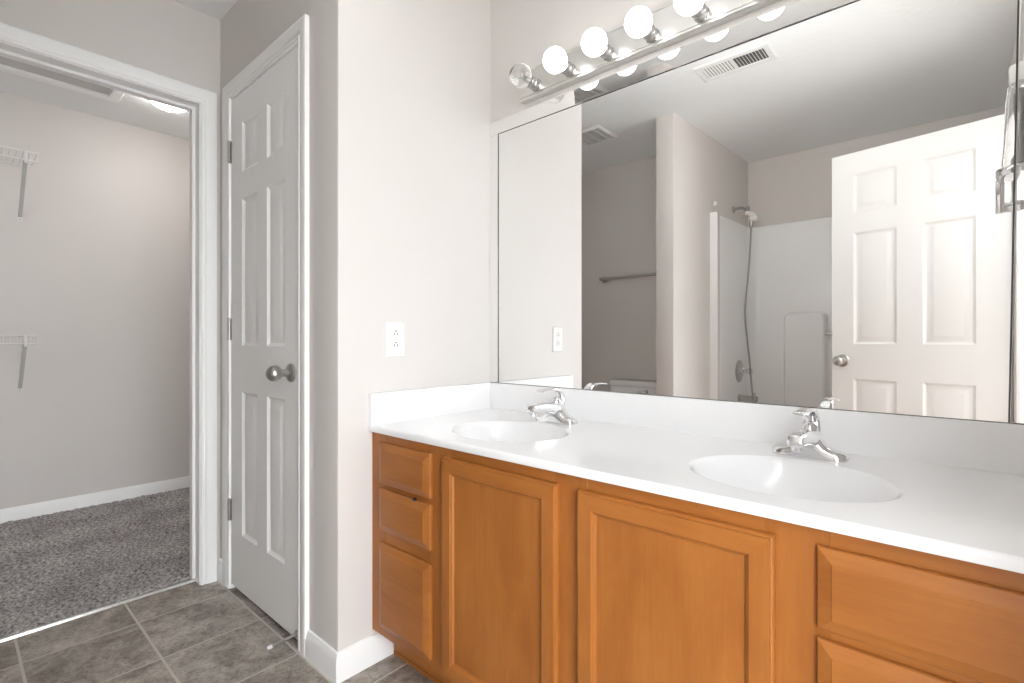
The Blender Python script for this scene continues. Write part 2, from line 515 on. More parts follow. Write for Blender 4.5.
BASE = [(0.0, 0.0), (0.0145, 0.0), (0.0145, 0.058), (0.0125, 0.064), (0.0125, 0.070), (0.009, 0.078), (0.006, 0.087), (0.0, 0.089)]
def baseboard(name, fn, s0, s1, label=None):
    bm = BM()
    loft(bm, [[fn(s0(v), v, z) for v, z in BASE], [fn(s1(v), v, z) for v, z in BASE]])
    return struct(name, bm, M['trim'], label, smooth=25)
k = lambda c: (lambda v: c)
b = BM()
R0 = [(-0.184, DW - v, z) for v, z in BASE]
R1 = [(v, DW - v, z) for v, z in BASE]
R2 = [(v, -0.478, z) for v, z in BASE]
loft(b, [R0, R1, R2])
struct('baseboard_left', b, M['trim'], 'white baseboard wrapping the corner beside the vanity', smooth=25)
baseboard('baseboard_linen', lambda s, v, z: (s, DW - v, z), k(OX), k(-0.925), 'short white baseboard left of the narrow door')
baseboard('baseboard_closet', lambda s, v, z: (CB + v, s, z), k(-2.45), k(-0.20), 'white baseboard along the closet back wall')
baseboard('baseboard_closet_right', lambda s, v, z: (s, -0.20 - v, z), k(CB), k(-1.11))
baseboard('baseboard_toilet', lambda s, v, z: (s, -2.13 + v, z), k(OX), k(-0.007))
baseboard('baseboard_opening', lambda s, v, z: (OX + v, s, z), k(-2.13), k(CY0 - 0.064))
baseboard('baseboard_partition', lambda s, v, z: (s, -1.512 + v, z), k(-0.007), k(0.108))

# ------------------------------------------------------------------ six panel doors
def door_mesh(w, h, th, cols, rows):
    """slab from x 0..w, y 0..-th (face at y=-th), z 0..h, panels moulded on both faces"""
    bm = BM()
    xs = sorted({0, w, *[c for p in cols for c in p]})
    zs = sorted({0, h, *[c for p in rows for c in p]})
    RN = [(0.0, 0.0), (0.004, 0.0035), (0.012, 0.0085), (0.018, 0.0085), (0.026, 0.0068), (0.040, 0.0015), (0.043, 0.0010)]
    for side in (0, 1):
        def pt(x, z, d):
            return (x, -th + d if side == 0 else -d, z)
        for i in range(len(xs) - 1):
            for j in range(len(zs) - 1):
                c = (xs[i], xs[i + 1]) in cols and (zs[j], zs[j + 1]) in rows
                if not c:
                    bm.faces.new([bm.verts.new(pt(*q, 0)) for q in ((xs[i], zs[j]), (xs[i + 1], zs[j]), (xs[i + 1], zs[j + 1]), (xs[i], zs[j + 1]))])
                else:
                    rings = []
                    for ins, d in RN:
                        a, b_, c_, d_ = xs[i] + ins, xs[i + 1] - ins, zs[j] + ins, zs[j + 1] - ins
                        rings.append([pt(a, c_, d), pt(b_, c_, d), pt(b_, d_, d), pt(a, d_, d)])
                    loft(bm, rings, cap0=False)
    def quad(*ps): bm.faces.new([bm.verts.new(p) for p in ps])
    for j in range(len(zs) - 1):
        for x in (0, w):
            quad((x, 0, zs[j]), (x, -th, zs[j]), (x, -th, zs[j + 1]), (x, 0, zs[j + 1]))
    for i in range(len(xs) - 1):
        for z in (0, h):
            quad((xs[i], 0, z), (xs[i + 1], 0, z), (xs[i + 1], -th, z), (xs[i], -th, z))
    bmesh.ops.remove_doubles(bm, verts=bm.verts[:], dist=1e-5)
    return bm

def knob_parts(parent, x, z, y_face, sgn):
    """round passage knob; sgn = -1 points to -y (local coordinates of the door)"""
    bm = BM()
    lathe(bm, (x, y_face, z), (0, sgn, 0), [(0.033, 0.0), (0.033, 0.004), (0.029, 0.009), (0.018, 0.012), (0.0145, 0.016)], 32)
    r = obj('rosette', bm, M['nickel'], parent, local=True); r['label'] = 'round satin nickel rosette'
    bm = BM()
    R = 0.027
    prof = [(0.0125, 0.012), (0.0125, 0.030), (0.0135, 0.034)]
    for i in range(14):
        t = -1.05 + (PI / 2 + 1.05) * i / 13
        prof.append((R * math.cos(t) if i < 13 else 0.0005, 0.059 + R * 0.97 * math.sin(t)))
    lathe(bm, (x, y_face, z), (0, sgn, 0), prof, 32)
    kn = obj('knob', bm, M['nickel'], parent, local=True); kn['label'] = 'round satin nickel knob'

def hinge_part(parent, x, z, y, sgn=-1):
    bm = BM()
    tube(bm, [(x, y + sgn * 0.006, z - 0.044), (x, y + sgn * 0.006, z + 0.044)], 0.0058, 12)
    for zz in (z - 0.0265, z - 0.009, z + 0.009, z + 0.0265):
        tube(bm, [(x, y + sgn * 0.006, zz - 0.0006), (x, y + sgn * 0.006, zz + 0.0006)], 0.0062, 12)
    lathe(bm, (x, y + sgn * 0.006, z + 0.044), (0, 0, 1), [(0.0058, 0), (0.0048, 0.003), (0.001, 0.005)], 12)
    box(bm, x - 0.012, x + 0.012, y - 0.0005 if sgn < 0 else y - 0.001, y + 0.001 if sgn < 0 else y + 0.0005, z - 0.044, z + 0.044)
    h_ = obj('hinge', bm, M['nickel'], parent, local=True); h_['label'] = 'silver butt hinge'

ROWS = [(0.228, 0.812), (0.998, 1.592), (1.70, 1.903)]
# narrow door, closed
d1 = obj('door_1', door_mesh(0.606, 2.022, 0.035, [(0.112, 0.262), (0.350, 0.500)], ROWS), M['door'], local=True, smooth=20)
d1.location = (DX0 + 0.004, DW + 0.033, 0.022)
tag(d1, 'narrow white six panel door, closed, in the greige wall', None, None, 'structure')
knob_parts(d1, 0.551, 0.908, -0.035, -1)
for hz in (0.311, 1.065, 1.806):
    hinge_part(d1, -0.004, hz, -0.037, -1)
# entry door, swung open behind the camera and seen in the mirror
d2 = obj('door_2', door_mesh(0.711, 2.022, 0.035, [(0.116, 0.311), (0.416, 0.607)], ROWS), M['door'], local=True, smooth=20)
ang = math.atan2(1.66 - 1.795, 1.565 - 0.893)
# local +x runs from the hinge; the moulded face looks at the mirror
dirv = Vector((math.cos(math.atan2(1.795 - 1.66, 0.893 - 1.565)), 0, 0))
hx, hy = 1.5905, -1.6585
rz = math.atan2(-1.795 - hy, 0.893 - hx)
d2.location = (hx, hy, 0.022)
d2.rotation_euler = (0, 0, rz)
tag(d2, 'open white six panel entry door reflected in the mirror', None, None, 'structure')
for v in d2.data.vertices:                    # face side at y = 0 of the local frame, slab behind it
    v.co.y = v.co.y + 0.035
knob_parts(d2, 0.711 - 0.053, 0.908, 0.0, -1)
knob_parts(d2, 0.711 - 0.053, 0.908, 0.035, 1)

# rigid door stop at the foot of the narrow door
ds = thing('door_stop', (-0.262, -0.678, 0.045), 'thin metal door stop sticking out at the foot of the narrow door', 'door stop')
b = BM(); lathe(b, (-0.262, -0.6735, 0.045), (-0.1, -1, -0.05), [(0.012, 0), (0.011, 0.004), (0.006, 0.008)], 16); obj('mounting_flange', b, M['nickel'], ds)
b = BM(); tube(b, [(-0.262, -0.678, 0.045), (-0.278, -0.712, 0.033), (-0.296, -0.748, 0.019)], [0.0055, 0.0045, 0.0045], 12); obj('rod', b, M['nickel'], ds)
b = BM(); tube(b, [(-0.2935, -0.743, 0.021), (-0.297, -0.750, 0.0185), (-0.3005, -0.757, 0.0165)], [0.0068, 0.0072, 0.0055], 12); t = obj('rubber_tip', b, M['rubber'], ds); t['label'] = 'white rubber tip'

# ------------------------------------------------------------------ vanity cabinet
VY = -0.551     # face frame plane
VX1 = RX - 0.002
van = thing('vanity_cabinet', (0.78, -0.29, 0), 'long honey maple vanity cabinet under the white double sink counter', 'cabinet')
b = BM()
FB, FT = 0.108, 0.7495
for x0_, x1_ in ((0.001, 0.075), (0.292, 0.380), (0.735, 0.824), (1.178, 1.272), (1.490, VX1)):
    box(b, x0_, x1_, VY, VY + 0.019, FB, FT, 0, 0.0008, 1)
for x0_, x1_, zz in ((0.075, 0.292, ((FB, 0.155), (0.392, 0.456), (0.560, 0.605), (0.705, FT))), (0.380, 0.735, ((FB, 0.155), (0.700, FT))), (0.824, 1.178, ((FB, 0.155), (0.700, FT))), (1.272, 1.490, ((FB, 0.155), (0.392, 0.456), (0.560, 0.605), (0.705, FT)))):
    for z0_, z1_ in zz:
        box(b, x0_, x1_, VY + 0.0003, VY + 0.019, z0_, z1_, 1, 0.0006, 1)
obj('face_frame', b, [M['wood_v'], M['wood_h']], van)
b = BM()
box(b, 0.003, 0.019, VY + 0.019, -0.004, FB, FT); box(b, VX1 - 0.017, VX1 - 0.001, VY + 0.019, -0.004, FB, FT)
box(b, 0.019, VX1 - 0.017, VY + 0.019, -0.004, FB, FB + 0.014)
box(b, 0.019, VX1 - 0.017, -0.010, -0.004, FB + 0.014, FT)
obj('carcass', b, M['wood_v'], van)
b = BM(); box(b, 0.0175, VX1, -0.477, -0.461, 0.0, FB, 0); box(b, 0.0175, VX1, -0.479, -0.477, 0.0, 0.012, 0)
obj('toe_kick', b, M['wood_h'], van)

def drawer_front(x0_, x1_, z0_, z1_, label):
    bm = BM()
    yb = VY - 0.001; t = 0.0175
    rings = []
    for ins, d in ((0, 0), (0, 0.0075), (0.0015, 0.0095), (0.004, 0.0105), (0.020, 0.0162), (0.0215, t), (0.024, t)):
        y = yb - d
        rings.append([(x0_ + ins, y, z0_ + ins), (x1_ - ins, y, z0_ + ins), (x1_ - ins, y, z1_ - ins), (x0_ + ins, y, z1_ - ins)])
    loft(bm, rings)
    o = obj('drawer_front', bm, M['wood_h'], van, smooth=12)
    if label: o['label'] = label
    return o
for x0_, x1_ in ((0.055, 0.306), (1.256, 1.507)):
    drawer_front(x0_, x1_, 0.594, 0.722, None)
    dr = drawer_front(x0_, x1_, 0.448, 0.578, None)
    drawer_front(x0_, x1_, 0.140, 0.408, None)
    if x0_ < 1:
        b = BM(); lathe(b, (0.236, VY - 0.010, 0.578), (0, 0, 1), [(0.006, -0.001), (0.006, 0.003), (0.004, 0.006), (0.001, 0.007)], 12)
        o = obj('bumper', b, M['dark'], dr); o['label'] = 'small dark bumper'

def cabinet_door(x0_, x1_, z0_, z1_):
    yb = VY - 0.001; t = 0.0185; fw = 0.046
    bm = BM()
    P = [(0, 0), (0, 0.009), (0.002, 0.0125), (0.0045, 0.0135), (0.0055, t), (0.007, t), (fw - 0.0085, t), (fw - 0.0075, t - 0.0022), (fw - 0.003, t - 0.0045), (fw - 0.0005, t - 0.0085), (fw, t - 0.0105), (fw, 0.004)]
    def ring(ins, d):
        return [(x0_ + ins, yb - d, z0_ + ins), (x1_ - ins, yb - d, z0_ + ins), (x1_ - ins, yb - d, z1_ - ins), (x0_ + ins, yb - d, z1_ - ins)]
    R_ = [[bm.verts.new(p) for p in ring(*q)] for q in P]
    for a, c in zip(R_[:-1], R_[1:]):
        for i in range(4):
            j = (i + 1) % 4
            f = bm.faces.new((a[i], a[j], c[j], c[i])); f.material_index = 1 if i in (0, 2) else 0
    o = obj('cabinet_door', bm, [M['wood_v'], M['wood_h']], van, smooth=12)
    bm = BM(); box(bm, x0_ + fw - 0.001, x1_ - fw + 0.001, yb - 0.0085, yb - 0.003, z0_ + fw - 0.001, z1_ - fw + 0.001)
    obj('door_panel', bm, M['wood_v'], o)
cabinet_door(0.362, 0.751, 0.130, 0.722)
cabinet_door(0.807, 1.195, 0.130, 0.722)

# ------------------------------------------------------------------ counter with two basins
ct = thing('vanity_countertop', (0.78, -0.28, 0.75), 'white cultured marble vanity counter with two oval basins', 'countertop')
CF = -0.568; CT = 0.0205
BAS = [(0.400, -0.332), (1.158, -0.332)]
BA, BB_ = 0.186, 0.158
b = BM()
XE = RX - 0.001
def rect_ray(cx, cy, th, x0_, x1_, y0_, y1_):
    c, s = math.cos(th), math.sin(th)
    t = 1e9
    if c > 1e-9: t = min(t, (x1_ - cx) / c)
    if c < -1e-9: t = min(t, (x0_ - cx) / c)
    if s > 1e-9: t = min(t, (y1_ - cy) / s)
    if s < -1e-9: t = min(t, (y0_ - cy) / s)
    return cx + c * t, cy + s * t
def ell(cx, cy, th, sc):
    # the back edge of the bowl bulges a little towards the tap
    bul = 1.0 + 0.055 * math.exp(-((th - PI / 2) / 0.42) ** 4)
    r = BA * BB_ / math.hypot(BB_ * math.cos(th), BA * math.sin(th)) * sc
    if sc > 0.9: r *= bul
    return cx + r * math.cos(th), cy + r * math.sin(th)
XS = [0.001, 0.150, 0.654, 0.908, 1.412, XE]
yf, yk = CF + 0.007, -0.001
def q(pts):
    b.faces.new([b.verts.new(p) for p in pts])
for i, (xa, xb) in enumerate(zip(XS[:-1], XS[1:])):
    if i in (1, 3):
        cx, cy = BAS[0 if i == 1 else 1]
        th = [2 * PI * k_ / 72 for k_ in range(72)]
        for X in (xa, xb):
            for Y in (yf, yk):
                th.append(math.atan2(Y - cy, X - cx) % (2 * PI))
        th = sorted(th)
        for a_, c_ in zip(th, th[1:] + [th[0]]):
            q([(*ell(cx, cy, a_, 1.03), H), (*rect_ray(cx, cy, a_, xa, xb, yf, yk), H), (*rect_ray(cx, cy, c_, xa, xb, yf, yk), H), (*ell(cx, cy, c_, 1.03), H)])
    else:
        q([(xa, yf, H), (xb, yf, H), (xb, yk, H), (xa, yk, H)])
# rounded front edge and underside
edge = [(yf, H), (CF + 0.0045, H - 0.0006), (CF + 0.002, H - 0.0025), (CF + 0.0005, H - 0.0055), (CF, H - 0.008), (CF, H - CT + 0.004), (CF + 0.0012, H - CT + 0.0012), (CF + 0.004, H - CT), (VY + 0.02, H - CT)]
rings = [[(x, y, z) for y, z in edge] for x in XS]
for r0, r1 in zip(rings[:-1], rings[1:]):
    for p0, p1, p2, p3 in zip(r0[:-1], r0[1:], r1[1:], r1[:-1]):
        q([p0, p1, p2, p3])
for x in (XS[0], XS[-1]):
    q([(x, y, z) for y, z in edge] + [(x, yk, H - CT), (x, yk, H)])
bmesh.ops.remove_doubles(b, verts=b.verts[:], dist=2e-5)
slab = obj('slab', b, M['marble'], ct, smooth=30)
for p in slab.data.polygons:
    if abs(p.normal.z) > 0.9999: p.use_smooth = False
for cx, cy in BAS:
    b = BM()
    prof = [(1.03, 0.0), (1.012, -0.0008), (0.995, -0.0035), (0.978, -0.010), (0.955, -0.022), (0.92, -0.040), (0.86, -0.062), (0.76, -0.084), (0.62, -0.102), (0.45, -0.114), (0.28, -0.120), (0.115, -0.123)]
    th = [2 * PI * k_ / 72 for k_ in range(72)]
    for X in ((0.150, 0.654) if cx < 0.8 else (0.908, 1.412)):
        for Y in (yf, yk):
            th.append(math.atan2(Y - cy, X - cx) % (2 * PI))
    th = sorted(th)
    rings = [[(*ell(cx, cy, a_, s), H + z) for a_ in th] for s, z in prof]
    loft(b, rings, cap0=False, cap1=True)
    bs = obj('basin', b, M['marble'], ct, smooth=60)
    b = BM(); lathe(b, (cx, cy, H - 0.1232), (0, 0, 1), [(0.021, 0), (0.0225, 0.0025), (0.020, 0.004), (0.014, 0.003), (0.013, 0.006), (0.002, 0.008)], 28)
    o = obj('drain', b, M['chrome'], bs); o['label'] = 'chrome pop up drain'
b = BM()
SP = 0.1015
def splash(fn, s0, s1):
    pr = [(0, 0), (0.0195, 0), (0.0195, SP - 0.003), (0.0187, SP - 0.001), (0.0165, SP), (0, SP)]
    loft(b, [[fn(s0, v, z) for v, z in pr], [fn(s1, v, z) for v, z in pr]])
splash(lambda s, v, z: (s, -0.001 - v, H + z), 0.021, XE)
obj('backsplash', b, M['marble'], ct, smooth=30)
b = BM(); splash(lambda s, v, z: (0.001 + v, s, H + z), -0.5665, -0.001)
obj('sidesplash', b, M['marble'], ct, smooth=30)

# ------------------------------------------------------------------ taps
def sup(y0_, z0_, hw, hh, n=20, e=3.0):
    out = []
    for i in range(n):
        t = 2 * PI * i / n
        c, s = math.cos(t), math.sin(t)
        out.append((hw * abs(c) ** (2 / e) * (1 if c >= 0 else -1), hh * abs(s) ** (2 / e) * (1 if s >= 0 else -1)))
    return [(y0_ + a, z0_ + c) for a, c in out]

def make_faucet(fx, fy, label):
    f = thing('faucet', (fx, fy, H), label, 'faucet', 'single lever taps')
    # winged base plate: sections across x
    bm = BM()
    rings = []
    secs = [(-0.0785, 0.008, 0.008), (-0.0765, 0.016, 0.0135), (-0.071, 0.0225, 0.0175), (-0.060, 0.0265, 0.0205), (-0.049, 0.0285, 0.0235), (-0.039, 0.029, 0.028), (-0.031, 0.029, 0.036), (-0.0245, 0.029, 0.047), (-0.0185, 0.029, 0.058), (-0.010, 0.0285, 0.066), (0, 0.0285, 0.068)]
    secs = secs + [(-a, c, d) for a, c, d in reversed(secs[:-1])]
    for x, w, h_ in secs:
        ring = []
        for i in range(18):
            t = PI * i / 17
            c, s = math.cos(t), math.sin(t)
            ring.append((fx + x, fy + w * math.copysign(abs(c) ** 0.7, c), H + h_ * abs(s) ** 0.62))
        rings.append(ring)
    loft(bm, rings)
    obj('base', bm, M['chrome'], f, smooth=50)
    # spout
    bm = BM()
    rings = []
    for y, zc, hw, hh in ((0.014, 0.040, 0.0245, 0.022), (-0.01, 0.043, 0.0245, 0.0225), (-0.04, 0.0485, 0.0225, 0.0205), (-0.075, 0.0535, 0.0195, 0.0170), (-0.105, 0.0550, 0.0182, 0.0150), (-0.128, 0.0555, 0.0176, 0.0142), (-0.137, 0.0555, 0.0164, 0.0130), (-0.140, 0.0555, 0.013, 0.0095)):
        rings.append([(fx + a, fy + y, H + c) for a, c in sup(0, zc, hw, hh, 24, 3.4)])
    loft(bm, rings)
    obj('spout', bm, M['chrome'], f, smooth=40)
    bm = BM(); lathe(bm, (fx, fy - 0.122, H + 0.046), (0, 0, -1), [(0.0125, 0), (0.0125, 0.006), (0.0118, 0.0065), (0.0118, 0.012), (0.0095, 0.0135), (0.009, 0.010)], 24)
    obj('aerator', bm, M['chrome'], f)
    # dome under the lever
    bm = BM(); lathe(bm, (fx, fy, H + 0.058), (0, -0.12, 1), [(0.0195, 0), (0.0195, 0.006), (0.0185, 0.012), (0.015, 0.019), (0.009, 0.024), (0.001, 0.026)], 24)
    obj('cartridge_dome', bm, M['chrome'], f)
    # lever arching over the dome
    bm = BM()
    path = smooth_path([(0, 0.020, 0.050), (0, 0.025, 0.068), (0, 0.024, 0.088), (0, 0.012, 0.103), (0, -0.010, 0.110), (0, -0.040, 0.1115), (0, -0.068, 0.1105), (0, -0.086, 0.1085)], 5)
    n = len(path); rings = []
    for i, p in enumerate(path):
        t = (path[min(i + 1, n - 1)] - path[max(i - 1, 0)]).normalized()
        nrm = Vector((1, 0, 0)).cross(t).normalized()
        u = i / (n - 1)
        hw = 0.0205 - 0.0075 * min(1, u * 1.6) + 0.004 * max(0, u - 0.7) / 0.3
        ht = 0.0075 - 0.0035 * u
        if i == n - 1: hw *= 0.7; ht *= 0.6
        rings.append([Vector((fx, fy, H)) + p + Vector((1, 0, 0)) * a + nrm * c for a, c in sup(0, 0, hw, ht, 16, 2.6)])
    loft(bm, rings)
    obj('lever', bm, M['chrome'], f, smooth=40)
    return f
make_faucet(0.414, -0.113, 'chrome single lever tap behind the left basin, nearer the outlet wall')
make_faucet(1.157, -0.113, 'chrome single lever tap behind the right basin')

# ------------------------------------------------------------------ mirror with mirrored border strips
mz0, mz1, mz2 = 0.8735, 1.8625, 1.9155
mir = thing('mirror', (0.78, 0, mz0), 'wide frameless wall mirror with mirrored border strips above the vanity', 'mirror')
b = BM(); box(b, 0.0035, 1.5545, -0.0060, -0.0005, mz0, mz2 - 0.003)
obj('mirror_glass', b, M['silver'], mir, smooth=0)
def strip(x0_, x1_, x0t, x1t, z0_, z1_):
    """border strip 4 mm proud of the glass, polished bevel all round"""
    bm = BM()
    y0_, y1_ = -0.0062, -0.0088
    e = 0.0016
    A = [(x0_, z0_), (x1_, z0_), (x1t, z1_), (x0t, z1_)]
    c = ((x0_ + x1_) / 2, (z0_ + z1_) / 2)
    def inset(d):
        return [(x + d * (1 if x < c[0] else -1), z + d * (1 if z < c[1] else -1)) for x, z in A]
    loft(bm, [[(x, y0_, z) for x, z in A], [(x, y1_ + 0.0008, z) for x, z in A], [(x, y1_, z) for x, z in inset(e)]])
    return obj('border_strip', bm, M['silver'], mir, smooth=0)
strip(0.0015, 0.0485, 0.0015, 0.0485, mz0, mz1 - 0.0015)
strip(1.5010, 1.5565, 1.5165, 1.5565, mz0, mz1 - 0.0015)
ts = strip(0.0005, 1.5575, 0.0005, 1.5575, mz1 + 0.0012, mz2)
for v in ts.data.vertices:         # the top strip leans forward a little
    if v.co.y < -0.0070: v.co.y -= (v.co.z + mz0 - mz1) * math.tan(math.radians(5.0))
b = BM()
box(b, 0.0488, 0.0512, -0.0068, -0.0055, mz0, mz1 - 0.001)
box(b, 0.0488, 1.5165, -0.0068, -0.0055, mz1 - 0.0010, mz1 + 0.0010)
vs = box(b, 1.4975, 1.5005, -0.0068, -0.0055, mz0, mz1)
for v in vs:
    if v.co.z > 1.5: v.co.x += 0.0157
obj('seam', b, M['seam'], mir, smooth=0)['label'] = 'dark seam between glass and border strips'
b = BM(); box(b, 0.0035, 1.5545, -0.0075, -0.0005, mz0 - 0.0018, mz0 - 0.0002)
obj('bottom_channel', b, M['seam'], mir, smooth=0)

# ------------------------------------------------------------------ vanity light bar
vl = thing('vanity_light', (0.80, 0, 1.945), 'chrome vanity light bar with round globe bulbs above the mirror', 'light')
LX0, LX1 = 0.182, 1.415
b = BM()
pz0, pz1 = 1.938, 2.054
prof = [(-0.0005, pz0 + 0.004), (-0.026, pz0), (-0.030, pz0 + 0.001), (-0.0315, pz0 + 0.004), (-0.0315, pz0 + 0.009), (-0.0275, pz0 + 0.0105), (-0.0275, pz0 + 0.013), (-0.0305, pz0 + 0.0145), (-0.0305, pz0 + 0.019), (-0.028, pz0 + 0.021), (-0.028, pz1 - 0.010), (-0.0305, pz1 - 0.008), (-0.0305, pz1 - 0.002), (-0.028, pz1), (-0.0005, pz1 - 0.002)]
loft(b, [[(x, y, z) for y, z in prof] for x in (LX0, LX1)])
obj('back_plate', b, M['chrome_bar'], vl, smooth=15)
b = BM(); lathe(b, (0.655, -0.0285, 1.9555), (0, -1, 0), [(0.0045, 0), (0.0045, 0.0035), (0.003, 0.005), (0.001, 0.0055)], 14)
obj('fixing_screw', b, M['nickel'], vl)
for i in range(8):
    x = 0.262 + 0.152 * i; z = 1.976
    b = BM()
    lathe(b, (x, -0.0275, z), (0, -1, 0), [(0.0225, 0), (0.0225, 0.004), (0.0205, 0.006), (0.0205, 0.020), (0.0215, 0.022), (0.0215, 0.026), (0.0200, 0.028), (0.0200, 0.037), (0.0208, 0.039), (0.0208, 0.045), (0.0195, 0.047), (0.0170, 0.0465), (0.0170, 0.035)], 28)
    so = obj('socket', b, M['socket'], vl, smooth=30)
    r = 0.0405; cy = -0.118
    def globe(rr, y_neck):
        pr = [(0.0125, y_neck)]
        t0 = -math.acos(0.0155 / rr) 
        for k_ in range(20):
            t = t0 + (PI / 2 - t0) * k_ / 19
            pr.append((rr * math.cos(t) if k_ < 19 else 0.0003, rr * math.sin(t)))
        return pr
    if i == 0:
        b = BM()
        lathe(b, (x, cy, z), (0, -1, 0), globe(r, -0.050), 32)
        pr = [(rad - 0.0009, h_) for rad, h_ in globe(r, -0.050)]
        pr = [(max(rad, 0.0003), h_ * 0.975) for rad, h_ in pr]
        lathe(b, (x, cy, z), (0, -1, 0), list(reversed(pr)), 32)
        g = obj('bulb', b, M['bulb_glass'], vl, smooth=60); g['label'] = 'unlit clear glass globe bulb'
        b = BM()
        lathe(b, (x, cy, z), (0, -1, 0), [(0.012, -0.056), (0.012, -0.030), (0.005, -0.027), (0.0045, -0.012), (0.002, -0.010)], 16)
        tube(b, [(x - 0.010, cy - 0.004, z), (x - 0.003, cy + 0.012, z)], 0.0006, 6)
        tube(b, [(x + 0.010, cy - 0.004, z), (x + 0.003, cy + 0.012, z)], 0.0006, 6)
        o = obj('filament_stem', b, M['nickel'], g); o['label'] = 'metal stem inside the clear bulb'
    else:
        b = BM()
        lathe(b, (x, cy, z), (0, -1, 0), globe(r, -0.050), 32)
        g = obj('bulb', b, M['bulb'], vl, smooth=60); g['label'] = 'lit white globe bulb'
        ld = bpy.data.lights.new('bulb_fill', 'AREA')
        ld.shape = 'DISK'; ld.size = 0.05; ld.spread = math.radians(105); ld.energy = FILL_W; ld.color = (1.0, 0.99, 0.97)
        lo = bpy.data.objects.new('bulb_fill', ld); COL.objects.link(lo)
        lo.parent = vl
        lo.location = Vector((x, cy - 0.0415, z)) - vl.location
        lo.rotation_euler = (-PI / 2 - math.radians(20), 0, 0)      # added fill, aimed up and out to brighten the far room

# ------------------------------------------------------------------ outlet on the left wall
oy, oz = -0.4635, 1.045
ot = thing('electrical_outlet', (0, oy, oz - 0.0585), 'white double electrical outlet on the wall left of the mirror', 'outlet')
b = BM()
hw, hh = 0.0365, 0.0585
rings = []
for ins, d in ((0, 0), (0, 0.002), (0.0012, 0.004), (0.004, 0.0058), (0.006, 0.006)):
    rings.append([(0.0002 + d, oy - hw + ins, oz - hh + ins), (0.0002 + d, oy + hw - ins, oz - hh + ins), (0.0002 + d, oy + hw - ins, oz + hh - ins), (0.0002 + d, oy - hw + ins, oz + hh - ins)])
loft(b, rings)
obj('cover_plate', b, M['plastic'], ot, smooth=20)
for dz in (0.0195, -0.0195):
    b = BM()
    ring = []
    for i in range(40):
        t = 2 * PI * i / 40
        ring.append((0.0172 * math.cos(t), max(-0.0142, min(0.0142, 0.0172 * math.sin(t)))))
    loft(b, [[(0.005, oy + a, oz + dz + c) for a, c in ring], [(0.0074, oy + a * 0.985, oz + dz + c * 0.985) for a, c in ring]])
    rc = obj('receptacle', b, M['plastic'], ot, smooth=30)
    b = BM()
    ring2 = [(1.08 * a, 1.08 * c) for a, c in ring]
    # thin grey ring coloured as the shade around the receptacle
    loft(b, [[(0.0062, oy + a, oz + dz + c) for a, c in ring2], [(0.00635, oy + a, oz + dz + c) for a, c in ring2]])
    obj('gap_shade', b, M['vent_grey'], rc)
    b = BM()
    box(b, 0.0070, 0.0077, oy - 0.0075, oy - 0.0052, oz + dz - 0.0055, oz + dz + 0.0035)
    box(b, 0.0070, 0.0077, oy + 0.0052, oy + 0.0075, oz + dz - 0.0055, oz + dz + 0.0035)
    lathe(b, (0.0070, oy, oz + dz + 0.0088), (1, 0, 0), [(0.0026, 0), (0.0026, 0.0007)], 14)
    o = obj('slot', b, M['dark'], rc); o['label'] = 'dark plug slots'
b = BM(); lathe(b, (0.0060, oy, oz), (1, 0, 0), [(0.0028, 0), (0.0024, 0.0009), (0.0005, 0.0012)], 14); obj('screw', b, M['plastic'], ot)

# ------------------------------------------------------------------ half round glass and chrome fixture on the right wall
SY = -0.70
sc = thing('wall_fixture', (RX, SY, 1.43), 'clear glass and chrome wall fixture cut off by the right edge of the mirror', 'wall fixture')
SXA = 1.560                      # axis of the round body, standing off the wall on its arm
def turned(bm, prof, seg=36):
    return lathe(bm, (SXA, SY, 0), (0, 0, 1), prof, seg)
b = BM(); turned(b, [(0.022, 1.817), (0.0245, 1.819), (0.0262, 1.823), (0.0272, 1.868), (0.0255, 1.873), (0.020, 1.875)]); o = obj('top_cap', b, M['plastic'], sc, smooth=40); o['label'] = 'white top band'
b = BM()
outer = [(0.0470, 1.567), (0.0460, 1.590), (0.0400, 1.68), (0.0335, 1.77), (0.0285, 1.817)]
inner = [(r_ - 0.007, z_) for r_, z_ in reversed(outer)]
rg = turned(b, outer + inner)
for i_ in range(36):
    j_ = (i_ + 1) % 36
    b.faces.new((rg[-1][i_], rg[-1][j_], rg[0][j_], rg[0][i_]))
bmesh.ops.delete(b, geom=[f for f in b.faces if len(f.verts) > 4], context='FACES_ONLY')
obj('glass_shade', b, M['glass'], sc, smooth=50)
b = BM(); turned(b, [(0.010, 1.566), (0.023, 1.568), (0.023, 1.590), (0.015, 1.605), (0.0135, 1.70), (0.0165, 1.745), (0.0165, 1.785), (0.008, 1.800)]); o = obj('inner_stem', b, M['gray_metal'], sc, smooth=40); o['label'] = 'grey metal core inside the glass'
b = BM(); turned(b, [(0.050, 1.538), (0.0560, 1.540), (0.0572, 1.544), (0.0572, 1.560), (0.0560, 1.564), (0.050, 1.566)]); obj('ring', b, M['chrome'], sc, smooth=30)
b = BM()
box(b, SXA - 0.056, SXA - 0.036, SY - 0.010, SY + 0.010, 1.432, 1.539, 0, 0.0015)
box(b, SXA - 0.037, RX - 0.008, SY - 0.008, SY + 0.008, 1.434, 1.464, 0, 0.0015)
obj('bracket', b, M['chrome'], sc, smooth=30)
b = BM(); box(b, RX - 0.009, RX - 0.0008, SY - 0.035, SY + 0.035, 1.40, 1.50, 0, 0.003); obj('wall_plate', b, M['chrome'], sc, smooth=30)

